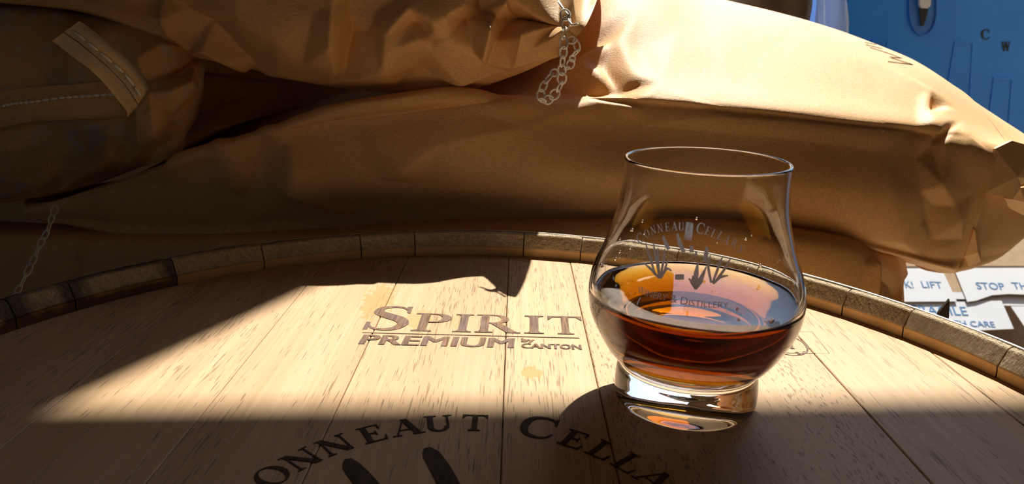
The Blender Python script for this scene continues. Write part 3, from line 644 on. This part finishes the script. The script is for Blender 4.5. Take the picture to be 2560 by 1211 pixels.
NET1 += [(845,12,7),(846,90,11),(847,168,5),(866,14,-4),(870,95,-7),(860,176,0),(961,152,8),(988,108,6),(914,172,6),(920,80,-4),(940,20,-5),(945,66,2),(969,82,6),(1027,23,4),(1086,51,8),(1040,52,-4),(1062,74,-3),(1117,86,3),(1055,88,5),(1082,94,1),(1182,123,1),
      (1217,57,14),(1200,113,12),(1156,200,5),(1245,40,-3),(1300,52,-15),(1385,72,-6),(1262,18,6),(1264,-10,5),(1125,37,5),(1205,26,-6),(1170,51,-8),(1192,57,3),(1160,20,4),(1314,70,8),(1387,86,3),(1398,117,1),(1281,152,5),(1332,109,3),(1240,110,-2),(1215,160,1),(1110,160,3),(1050,170,-2),(1080,120,3),
      (327,6,1),(424,36,9),(520,103,8),(569,139,6),(622,178,2),(390,-4,-4),(455,32,-5),(515,72,-7),(566,114,-5),(620,158,-3),(303,20,1),(400,58,-3),(484,122,5),(440,80,7),(700,90,5),(760,150,4),(700,182,2),(600,40,3),(790,30,2),(100,-20,3)]
s1, _Q1 = sack('grain_sack', B1, 500, 340, KRAFT, 'crumpled orange-brown paper sack on top of the pile, white thread hanging at its right corner', crumple=.22, seed=23, net=NET1, net_gain=1.75, group='paper grain sacks')

# sack at the left, its sewn end towards the camera
B4 = [
 loop([(-420,520,.60),(-420,480,.575),(-420,330,.56),(-420,180,.565),(-420,60,.59),(-420,20,.62)], [(0,.75,.155),(0,.95,.15),(0,.97,.10),(0,.76,.05)]),
 loop([(-100,510,.60),(-100,470,.57),(-100,330,.552),(-100,180,.558),(-100,60,.585),(-100,10,.62)], [(0,.76,.155),(0,.97,.15),(0,.99,.10),(0,.76,.05)]),
 loop([(150,480,.605),(150,445,.57),(150,320,.55),(150,180,.556),(150,70,.583),(150,25,.62)], [(0,.77,.155),(0,.98,.15),(0,1.0,.10),(0,.76,.05)]),
 loop([(330,435,.607),(330,405,.572),(330,310,.553),(330,190,.558),(330,90,.585),(330,55,.62)], [(0,.77,.155),(0,.97,.15),(0,.99,.11),(0,.76,.07)]),
 loop([(440,392,.610),(445,365,.580),(450,290,.562),(450,200,.566),(450,130,.592),(450,105,.63)], [(.03,.76,.150),(.10,.94,.14),(.10,.95,.08),(.03,.76,.07)]),
 loop([(488,335,.625),(492,310,.605),(505,260,.592),(512,205,.594),(508,160,.612),(500,145,.64)], [(.06,.74,.145),(.16,.88,.14),(.16,.90,.08),(.06,.74,.07)]),
 loop([(495,300,.65),(500,285,.645),(508,250,.64),(510,220,.64),(508,190,.65),(500,180,.66)], [(.09,.72,.14),(.20,.82,.13),(.20,.84,.09),(.09,.72,.08)]),
]
NET4 = [(x, y, 0) for x, y in ((-100,30),(150,20),(330,50),(500,130),(-100,520),(150,480),(300,440),(510,230),(480,330),(-100,250),(0,240),(150,230),(250,215))]
NET4 += [(362,201,-9),(410,180,-9),(451,163,-10),(471,174,-12),(492,164,-2),(400,135,6),(330,120,4),(350,165,5),(430,232,7),(380,235,5),(470,210,5),(347,267,3),(390,320,9),(431,384,8),(411,361,-2),(440,300,-2),(277,366,8),(317,396,7),(238,411,6),(257,322,-7),(307,317,-5),(300,352,-4),(350,370,3),(370,405,3),(345,330,6),
      (-50,345,-8),(80,345,-8),(190,335,-8),(60,400,5),(150,420,2),(0,440,4),(100,460,5),(200,120,3),(80,150,-3),(240,60,-2),(300,90,3),(310,150,-3)]
s4, _ = sack('grain_sack', B4, 300, 300, KRAFT_D, 'dusty paper sack at the left with its sewn end and tape tail facing the camera', crumple=.45, seed=37, net=NET4, net_gain=1.3, group='paper grain sacks')
# bottom sack in the dark and its end at the right
def b3(px, top, bot, y, k=1.):
    return loop([(px,bot+60,y+.05),(px,bot,y+.008),(px,(top+bot)/2+20,y),(px,top+45,y+.004),(px,top+14,y+.03),(px,top,y+.07)],
                [(0,y+.07+.12*k,at(px,top,y+.07)[2]-.045),(0,y+.07+.34*k,at(px,top,y+.07)[2]-.08),(0,y+.07+.38*k,-.15),(0,y+.05+.2*k,-.19)])
B3 = [b3(-300,560,760,.60,.8), b3(-100,540,770,.575), b3(400,560,800,.56), b3(1000,540,800,.555), b3(1500,535,800,.555), b3(1850,545,810,.56), b3(2090,575,820,.575,.95),
      b3(2180,605,800,.60,.85), b3(2232,640,790,.63,.6), b3(2250,680,780,.66,.35), b3(2255,700,770,.68,.2)]
CR3 = [([(2168,648),(2172,690),(2165,750)], .008, .016), ([(2190,690),(2230,720),(2240,760)], -.008, .02)]
s3, _ = sack('grain_sack', B3, 300, 220, KRAFT, 'dark bottom paper sack just behind the barrel rim, mostly in shadow', crumple=.5, seed=51, creases=CR3, group='paper grain sacks')

# ---- details on the sacks
def surf_y(objQ, px, py, dflt):
    return dflt
def sheet(name, A, B, th, mat, parent, n=30, bulge=0):
    """strip between 3D polylines A and B with thickness th"""
    A = crom(np.array(A), n); B = crom(np.array(B), n); m = 6; V = []
    for s in (0, 1):
        for i in range(n):
            for k in range(m):
                f = k/(m-1); p = A[i]*(1-f)+B[i]*f; p = p+np.array((0, -bulge*4*f*(1-f), 0)); V.append(p+np.array((0, th if s else 0, 0)))
    Fc = [(s*n*m+i*m+k, s*n*m+i*m+k+1, s*n*m+(i+1)*m+k+1, s*n*m+(i+1)*m+k) for s in (0, 1) for i in range(n-1) for k in range(m-1)]
    bd = [k for k in range(m)]+[i*m+m-1 for i in range(1, n)]+[(n-1)*m+k for k in range(m-2, -1, -1)]+[i*m for i in range(n-2, 0, -1)]
    Fc += [(bd[i], bd[(i+1) % len(bd)], bd[(i+1) % len(bd)]+n*m, bd[i]+n*m) for i in range(len(bd))]
    return mesh(name, V, Fc, mat, parent, True)
# depth of a finished sack surface along a pixel ray
from mathutils.bvhtree import BVHTree
BV = {}
def depth(o, px, py, default=.56):
    if o.name not in BV:
        me = o.data; BV[o.name] = BVHTree.FromPolygons([v.co for v in me.vertices], [tuple(p.vertices) for p in me.polygons])
    d = Vector((px-1280)/F*rt-(py-605.5)/F*up+fw)
    h = BV[o.name].ray_cast(Vector(CAM), d)
    return h[0][1] if h[0] is not None else default
def on(o, px, py, lift=.002): return at(px, py, depth(o, px, py)-lift)
# sewn hem of the left sack
hem = sheet('sewn_hem', [on(s4, x, y, .003) for x, y in ((-60,232),(0,227),(61,221),(140,214),(211,209),(264,204),(310,200))],
            [on(s4, x, y, .013) for x, y in ((-60,330),(0,320),(79,305),(140,301),(185,299),(250,296),(312,290))], .0018, KRAFT, s4, 40, .003)
tag(hem, 'flat sewn hem across the sack end')
def stitches(pts, parent, name='stitching', r=.00075, nst=14):
    P = crom(np.array(pts), nst*6+1); parts = []
    for k in range(nst):
        q = P[k*6:k*6+6]; parts.append(tube_vf(list(q), [r*.5, r, r*1.15, r*1.15, r, r*.5], 6))
    return mesh(name, *merge(parts), THREAD, parent, True)
stitches([on(s4, x, y, .0105) for x, y in ((-40,271),(0,266),(40,259),(87,254),(159,244.5),(220,240),(290,236))], s4, nst=22, r=.001)
# loose tape tail standing off the sack
ta = [at(198,53,.500), at(238,82,.498), at(280,119,.500), at(330,161,.506), at(367,211,.516), at(369,230,.523), at(354,252,.531), at(330,279,.538)]
tb = [at(130,102,.503), at(185,145,.503), at(220,170,.505), at(262,210,.512), at(292,247,.520), at(308,267,.527), at(317,280,.533), at(318,294,.538)]
tail = sheet('tape_tail', ta, tb, .0007, TAPE, s4, 40); tag(tail, 'loose light brown tape tail with a row of white stitches')
stitches([at(x, y, d) for x, y, d in ((185,79,.4995),(219,106,.4985),(251,132,.4995),(285,161,.503),(312,186,.507),(338,219,.5135),(354,246,.5245))], tail, nst=6, r=.0009)
mesh('fold_line', *tube_vf([at(x, y, d) for x, y, d in ((159,81,.5012),(192,103,.5002),(225,130,.5000),(270,168,.5035),(312,211,.511),(332,240,.5195),(344,260,.5275))], .00022, 5), INK, tail)
# chain-stitched pull threads
def chain(pts, parent, label, n, w, r):
    P = crom(np.array(pts), n*8+1); parts = []
    for k in range(n):
        c = (P[k*8]+P[k*8+8])/2; t = P[k*8+8]-P[k*8]; L = np.linalg.norm(t)*.64; t = t/np.linalg.norm(t)
        v = c-CAM; v /= np.linalg.norm(v); s = np.cross(t, v); s /= np.linalg.norm(s)
        if k % 3 == 2: s = (s*.45+v*.9)
        ww = w*random.uniform(.75, 1.15)
        ringp = [c+t*L*math.cos(a)+s*ww*math.sin(a)+v*.0006*math.sin(2*a+k) for a in np.linspace(0, 2*math.pi, 14, endpoint=False)]
        parts.append(tube_vf(ringp, r, 5, True))
    o = mesh('pull_thread', *merge(parts), THREAD, parent, True); tag(o, label); return o
chain([at(1408,28,.530), at(1418,48,.526), at(1412,75,.523), at(1408,100,.519), at(1410,125,.517), at(1406,150,.519), at(1404,172,.521), at(1406,195,.522), at(1400,218,.523), at(1385,238,.523), at(1368,252,.523), at(1352,252,.523), at(1352,230,.525), at(1362,208,.527), at(1378,186,.530), at(1392,178,.533)], s1, 'looped white chain-stitch thread hanging from the sack corner', 16, .0028, .00075)
chain([at(1420,100,.523), at(1436,98,.522), at(1446,118,.521), at(1440,138,.522), at(1426,140,.524), at(1432,158,.524), at(1420,170,.526), at(1412,172,.527)], s1, 'short curled end of white thread', 6, .0024, .00065)
mesh('loose_strand', *tube_vf([at(1396,4,.540), at(1408,22,.533), at(1420,38,.528), at(1421,52,.524), at(1430,62,.519), at(1444,60,.514)], .0008, 6), THREAD, s1, True)
chain([at(140,515,.545), at(128,550,.540), at(118,580,.535), at(100,612,.532), at(86,645,.530), at(66,685,.528), at(46,724,.527), at(36,745,.527)], s2, 'thin white chain-stitch thread hanging in the dark', 11, .0019, .00055)
def flapmesh(pts, th, name='end_flap'):
    W = [at(*p) for p in pts]; n = len(W); c = np.mean(W, 0)+np.array((0, -.006, 0))
    V = W+[w_+np.array((0, th, 0)) for w_ in W]+[c, c+np.array((0, th, 0))]
    Fc = [(i, (i+1) % n, 2*n) for i in range(n)]+[(n+(i+1) % n, n+i, 2*n+1) for i in range(n)]+[(i, n+i, n+(i+1) % n, (i+1) % n) for i in range(n)]
    return mesh(name, V, Fc, KRAFT, s2)
flapmesh([(2488,372,.640),(2530,352,.655),(2600,372,.675),(2585,450,.672),(2552,462,.664),(2551,472,.660),(2531,498,.652),(2495,490,.644),(2459,483,.634)], .003)
flapmesh([(2531,499,.668),(2551,470,.664),(2600,462,.69),(2600,555,.70),(2558,538,.69),(2470,492,.675)], .003)
flapmesh([(2436,573,.634),(2451,599,.640),(2453,655,.652),(2425,668,.652),(2411,641,.644)], .003)
# printed letters on the far slope of the big sack
pr = []
for seg in (((2151,96),(2141,92)), ((2160,97),(2140,92)), ((2162,107),(2190,113)), ((2164,113),(2205,123)), ((2175,120),(2222,135)), ((2222,135),(2250,146)), ((2224,143.5),(2255,147)), ((2228,146),(2282,163)), ((2220,155),(2282,163)), ((2245,146),(2224,143.5))):
    if min(depth(s2, x, y, -1) for x, y in seg) < 0 : continue
    A = [on(s2, x, y, .0) for x, y in (seg[0], ((seg[0][0]+seg[1][0])/2, (seg[0][1]+seg[1][1])/2), seg[1])]
    pr.append(tube_vf([a+np.array((0, 0, .0006)) for a in A], .00035, 4))
tag(mesh('printed_lettering', *merge(pr), INK, s2), 'dark printed letters running over the sack crest')

# low table carrying the sacks (out of sight below them)
tb = empty('loading_table', (0, .95, ZF), 'low timber table under the paper sacks', 'table')
PLY = plain('rough_timber', (.33,.22,.12), .8, nscale=15)
local(box('table_top', (-.75, .66, -.235), (.20, 1.3, -.195), PLY, tb), tb)
for x in (-.70, .10):
    for y in (.70, 1.2): local(box('leg', (x, y, ZF), (x+.06, y+.06, -.235), PLY, tb), tb)

# ------------------------------------------------------------------ outside: blue bin, wrapped goods, flattened cartons
BLUE = M('blue_plastic'); _n = BLUE.noise(BLUE.coord(False), 5, 4)
BLUE.set(Base_Color=BLUE.ramp(_n, [(.3, (.010,.20,.86)), (.7, (.018,.25,.95))]), Roughness=.42, Specular_IOR_Level=.4); BLUE = BLUE.m
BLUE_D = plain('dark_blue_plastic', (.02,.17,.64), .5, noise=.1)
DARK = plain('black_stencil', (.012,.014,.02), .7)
YB = 2.6
bin_ = empty('blue_bin', (1.9, YB+.6, ZF), 'tall blue plastic bulk bin with letters C and W and recessed ribs', 'bin')
def P2(px, py): return at(px, py, YB)
zt = .46; xl, xr = at(2085, 150, YB)[0], 2.75
local(box('bin_body', (xl, YB, ZF), (xr, YB+1.1, zt), BLUE, bin_, .02), bin_)
def plate(name, pts, y0, d, mat, parent, rim=True):
    """raised rim frame around a polygon on the bin face, with a slightly sunk panel inside"""
    W = [P2(*p) for p in pts]; c = np.mean(W, 0); n = len(W)
    o1 = [np.array((p[0], y0-d, p[2])) for p in W]; i1 = [np.array(((p-c)*.93+c)[[0, 2]]) for p in W]
    i1 = [np.array((q[0], y0-d, q[1])) for q in i1]; i2 = [q+np.array((0, d*.8, 0)) for q in i1]; o2 = [q+np.array((0, d, 0)) for q in o1]
    V = o2+o1+i1+i2; Fc = []
    for r in range(3): Fc += [(r*n+i, r*n+(i+1) % n, (r+1)*n+(i+1) % n, (r+1)*n+i) for i in range(n)]
    Fc.append(tuple(3*n+i for i in range(n)))
    return local(mesh(name, V, Fc, mat, parent), parent)
for pts in (((2386,102),(2432,101),(2421,300),(2353,300)), ((2483,193),(2530,193),(2514,400),(2458,400)), ((2179,98),(2218,98),(2212,260),(2160,260)), ((2580,285),(2630,285),(2615,460),(2560,460))):
    plate('bin_rib', pts, YB, .003, BLUE, bin_)
U_ = [(2270,-60),(2270,15)]+[(2305+35*math.cos(t), 28+62*math.sin(t)) for t in np.linspace(math.pi, 0, 13)]+[(2340,15),(2340,-60)]
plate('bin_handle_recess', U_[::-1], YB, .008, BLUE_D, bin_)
slot = [(2292,-50),(2292,14)]+[(2297,21),(2312,21),(2319,14),(2322,-50)]
def flat(name, pts, y, th, mat, parent):
    W = [P2(*p) for p in pts]; n = len(W)
    V = [np.array((p[0], y-th, p[2])) for p in W]+[np.array((p[0], y, p[2])) for p in W]
    Fc = [tuple(range(n)), tuple(range(n, 2*n))[::-1]]+[(i, (i+1) % n, n+(i+1) % n, n+i) for i in range(n)]
    return local(mesh(name, V, Fc, mat, parent), parent)
PALE = plain('pale_slot_light', (.55,.60,.66), .5)
flat('handle_slot_brightness', slot, YB-.008, .012, PALE, bin_)  # pale plate painted as the brightness seen through the handle hole
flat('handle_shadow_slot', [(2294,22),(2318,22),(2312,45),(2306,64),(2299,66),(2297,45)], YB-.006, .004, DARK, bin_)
for c, x0, x1, y0, y1 in (('C', 2452.5, 2473, 73, 99), ('W', 2503, 2526, 104, 128)):
    v, f, ad = GL(c); v = fit(v, 0, 1, 0, 1)
    def fn(x, y, d, x0=x0, x1=x1, y0=y0, y1=y1):
        p = P2(x0+(x1-x0)*x, y1-(y1-y0)*y); return (p[0], YB-d, p[2])
    k = merge([(v, f), strokev([(.2,.3),(.12,.5),(.2,.7)], [.2,.25,.2]) if c == 'C' else ([], [])])
    tag(local(mesh('stencil_letter', *extrude2(k[0], k[1], fn, .002, 0), DARK, bin_), bin_), 'black stencilled letter '+c)
# wrapped sacks beside the bin
FILM = M('stretch_film'); FILM.set(Base_Color=(.62,.72,.84), Roughness=.18, Specular_IOR_Level=.6, Transmission_Weight=.25, Alpha=.72); FILM = FILM.m
YP = 1.95
pal = empty('wrapped_sack_load', (.78, YP+.3, ZF), 'dark brown goods in loose clear stretch film beside the blue bin', 'wrapped goods')
def ring_loop(z, x0, x1, y0, y1, k=10):
    return [np.array(p) for p in ((x0,y0+.04,z),((x0+x1)/2,y0-.015,z),(x1-.02,y0+.01,z),(x1,(y0+y1)/2,z),(x1-.02,y1,z),((x0+x1)/2,y1+.02,z),(x0,y1,z),(x0-.02,(y0+y1)/2,z))]
xa, xb = at(1840, 40, YP)[0], at(2050, 40, YP)[0]
o, _ = sack('load_body', [ring_loop(z, xa, xb, YP, YP+.7) for z in (ZF+.002, -.5, -.1, .15, .32, .42)], 90, 90, plain('dark_brown_load', (.085,.055,.038), .6, noise=.25, nscale=7), '', crumple=1.1, seed=77, parent=pal); local(o, pal)
fx = [(2038,.0),(2052,-.02),(2064,.012),(2076,-.006),(2086,.016),(2098,-.012),(2108,.008),(2116,-.004),(2119,.01)]
V = []; nz = 26
for i in range(nz):
    for (px, dy) in fx:
        p = at(px+2.2*math.sin(i*.9+px), 300-i*24, YP+.02); V.append((p[0], p[1]+dy+.006*math.sin(i*.7+px*.1), p[2]))
k = len(fx)
local(mesh('stretch_film', V, [(i*k+j, i*k+j+1, (i+1)*k+j+1, (i+1)*k+j) for i in range(nz-1) for j in range(k-1)], FILM, pal, True), pal)

WHITE = plain('white_carton_print', (.66,.69,.72), .55, noise=.03, nscale=12)
CARD = plain('kraft_corrugated', (.42,.29,.17), .8, noise=.1, nscale=60, bump=.2)
BLUEINK = plain('blue_carton_ink', (.06,.20,.42), .6)
# flattened cartons lean in a bundle: plane coordinates (u right, v up-slope, n outwards)
YC = 1.84
SL = math.radians(38)
class Plane:
    def __init__(s, px, py, y): s.o = at(px, py, y); s.u = np.array((1., 0, -.008)); s.v = np.array((0, math.cos(SL), math.sin(SL))); s.n = np.cross(s.u, s.v)
    def uv(s, px, py):
        d = (px-1280)/F*rt-(py-605.5)/F*up+fw; t = ((s.o-CAM)@s.n)/(d@s.n); q = CAM+d*t-s.o; return q@s.u, q@s.v
    def p(s, u, v, d): return tuple(s.o+s.u*u+s.v*v+s.n*d)
def panel(name, pl, pts, th, mats, parent, curl=None):
    uv = [pl.uv(*p) for p in pts]; n = len(uv)
    cv = curl or [0]*n
    V = [pl.p(u, v, cv[i]) for i, (u, v) in enumerate(uv)]+[pl.p(u, v, cv[i]-th) for i, (u, v) in enumerate(uv)]
    Fc = [tuple(range(n)), tuple(range(n, 2*n))[::-1]]+[(i, (i+1) % n, n+(i+1) % n, n+i) for i in range(n)]
    o = mesh(name, V, Fc, mats, parent); local(o, parent)
    for p in o.data.polygons:
        p.material_index = 0 if p.index == 0 else 1
    bm = bmesh.new(); bm.from_mesh(o.data); bmesh.ops.recalc_face_normals(bm, faces=bm.faces); bm.to_mesh(o.data); bm.free()
    return o
def print_on(pl, word, x0, x1, y0, y1, parent, label):
    """x0..x1, y1 (baseline) .. y0 (cap line) picked on the sheet"""
    ua, va = pl.uv(x0, y1); ub, vb = pl.uv(x1, y1); _, vt = pl.uv(x0, y0)
    v, f = text_vf(word); q = fit(v, ua, ub, va, vt)
    tag(local(mesh('printed_lettering', *extrude2(q, f, lambda a, b, d: pl.p(a, b, d), .0008, 0), BLUEINK, parent), parent), label)
MW = [WHITE, CARD]
pA = Plane(2420, 790, YC)
def above(px, py, h):
    q = Plane(2420, 790, YC); u, v = pA.uv(px, py); q.o = np.array(pA.p(u, v, h)); return q
pB = above(2400, 715, .005)
cA = empty('flattened_carton', tuple(pA.o), 'front flattened white carton printed FRAGILE, seen just over the barrel rim', 'carton', 'flattened cartons')
panel('flap', pA, [(2230,838),(2534,822),(2504,752),(2210,756)], .003, MW, cA)
panel('flap', pA, [(2620,822),(2562,818),(2527,766),(2620,766)], .003, MW, cA)
panel('carton_body', pA, [(2200,757),(2640,764),(2620,700),(2190,700)], .003, MW, cA, [-.004]*4)
print_on(pA, 'FRAGILE', 2284, 2420, 764, 786, cA, 'blue printed word FRAGILE')
print_on(pA, 'HANDLE WITH CARE', 2248, 2486, 798, 812, cA, 'blue printed words HANDLE WITH CARE')
cB = empty('flattened_carton', tuple(pB.o), 'second flattened white carton printed LIFT and STOP, behind the FRAGILE one', 'carton', 'flattened cartons')
panel('flap', pB, [(2215,756),(2392,754),(2356,676),(2200,676)], .003, MW, cB)
panel('flap', pB, [(2418,755),(2440,752),(2480,738),(2520,735),(2640,738),(2640,671),(2386,674)], .003, MW, cB)
panel('carton_body', pB, [(2190,677),(2640,672),(2630,625),(2190,625)], .003, MW, cB, [-.004]*4)
panel('slot_backing', pB, [(2382,730),(2408,730),(2390,672),(2350,672)], .002, [CARD, CARD], cB, [-.0025]*4)
panel('flap', pB, [(2386,747),(2416,747),(2408,729),(2378,729)], .002, MW, cB, [-.0025]*4)  # white piece put in as the patch of sunlight inside the slot
print_on(pB, 'K!', 2265, 2285, 704, 721, cB, 'blue printed letters K!')
print_on(pB, 'LIFT', 2307, 2357, 704, 720, cB, 'blue printed word LIFT')
print_on(pB, 'STOP', 2444, 2513, 706, 723, cB, 'blue printed word STOP')
print_on(pB, 'THINK', 2534, 2620, 706, 722, cB, 'blue printed word THINK')
pC = above(2400, 640, .003)
cC = empty('flattened_carton', tuple(pC.o), 'rear brown flattened carton above the white ones, right of the sacks', 'carton', 'flattened cartons')
panel('carton_body', pC, [(2150,668),(2640,664),(2640,560),(2150,560)], .003, [CARD, CARD], cC)
# thick bundle beneath that carries them
pD = Plane(2400, 860, YC-.02)
cD = empty('carton_bundle', tuple(pD.o), 'lowest brown carton bundle under the printed flattened cartons', 'carton')
V = []
for (u, v, d) in ((-.40,.30,-.06),(.7,.30,-.06),(.7,-.06,-.06),(-.40,-.06,-.06)): V.append(pD.p(max(u, -.20), v, d))
V += [(p[0], p[1]+.02, ZF) for p in V]
local(mesh('bundle_block', V, [(0,1,2,3),(4,7,6,5),(0,4,5,1),(1,5,6,2),(2,6,7,3),(3,7,4,0)], CARD, cD), cD)
# little pointed shard behind the rim
SH = plain('dark_bark', (.06,.042,.03), .8)
tip = at(2374, 749, .405); a = at(2347, 782, .405); b = at(2373, 791, .405)
lo = .05
V = [tip, a, b, a+np.array((.004,0,-lo)), b+np.array((0,0,-lo))]; V += [p+np.array((0,.0016,0)) for p in V]
sh = mesh('bark_shard', V, [(0,1,2),(1,3,4,2),(5,7,6),(6,7,9,8),(0,5,6,1),(0,2,7,5),(1,6,8,3),(2,4,9,7),(3,8,9,4)], SH, barrel); local(sh, barrel)
tag(sh, 'dark pointed splinter standing behind the rim')
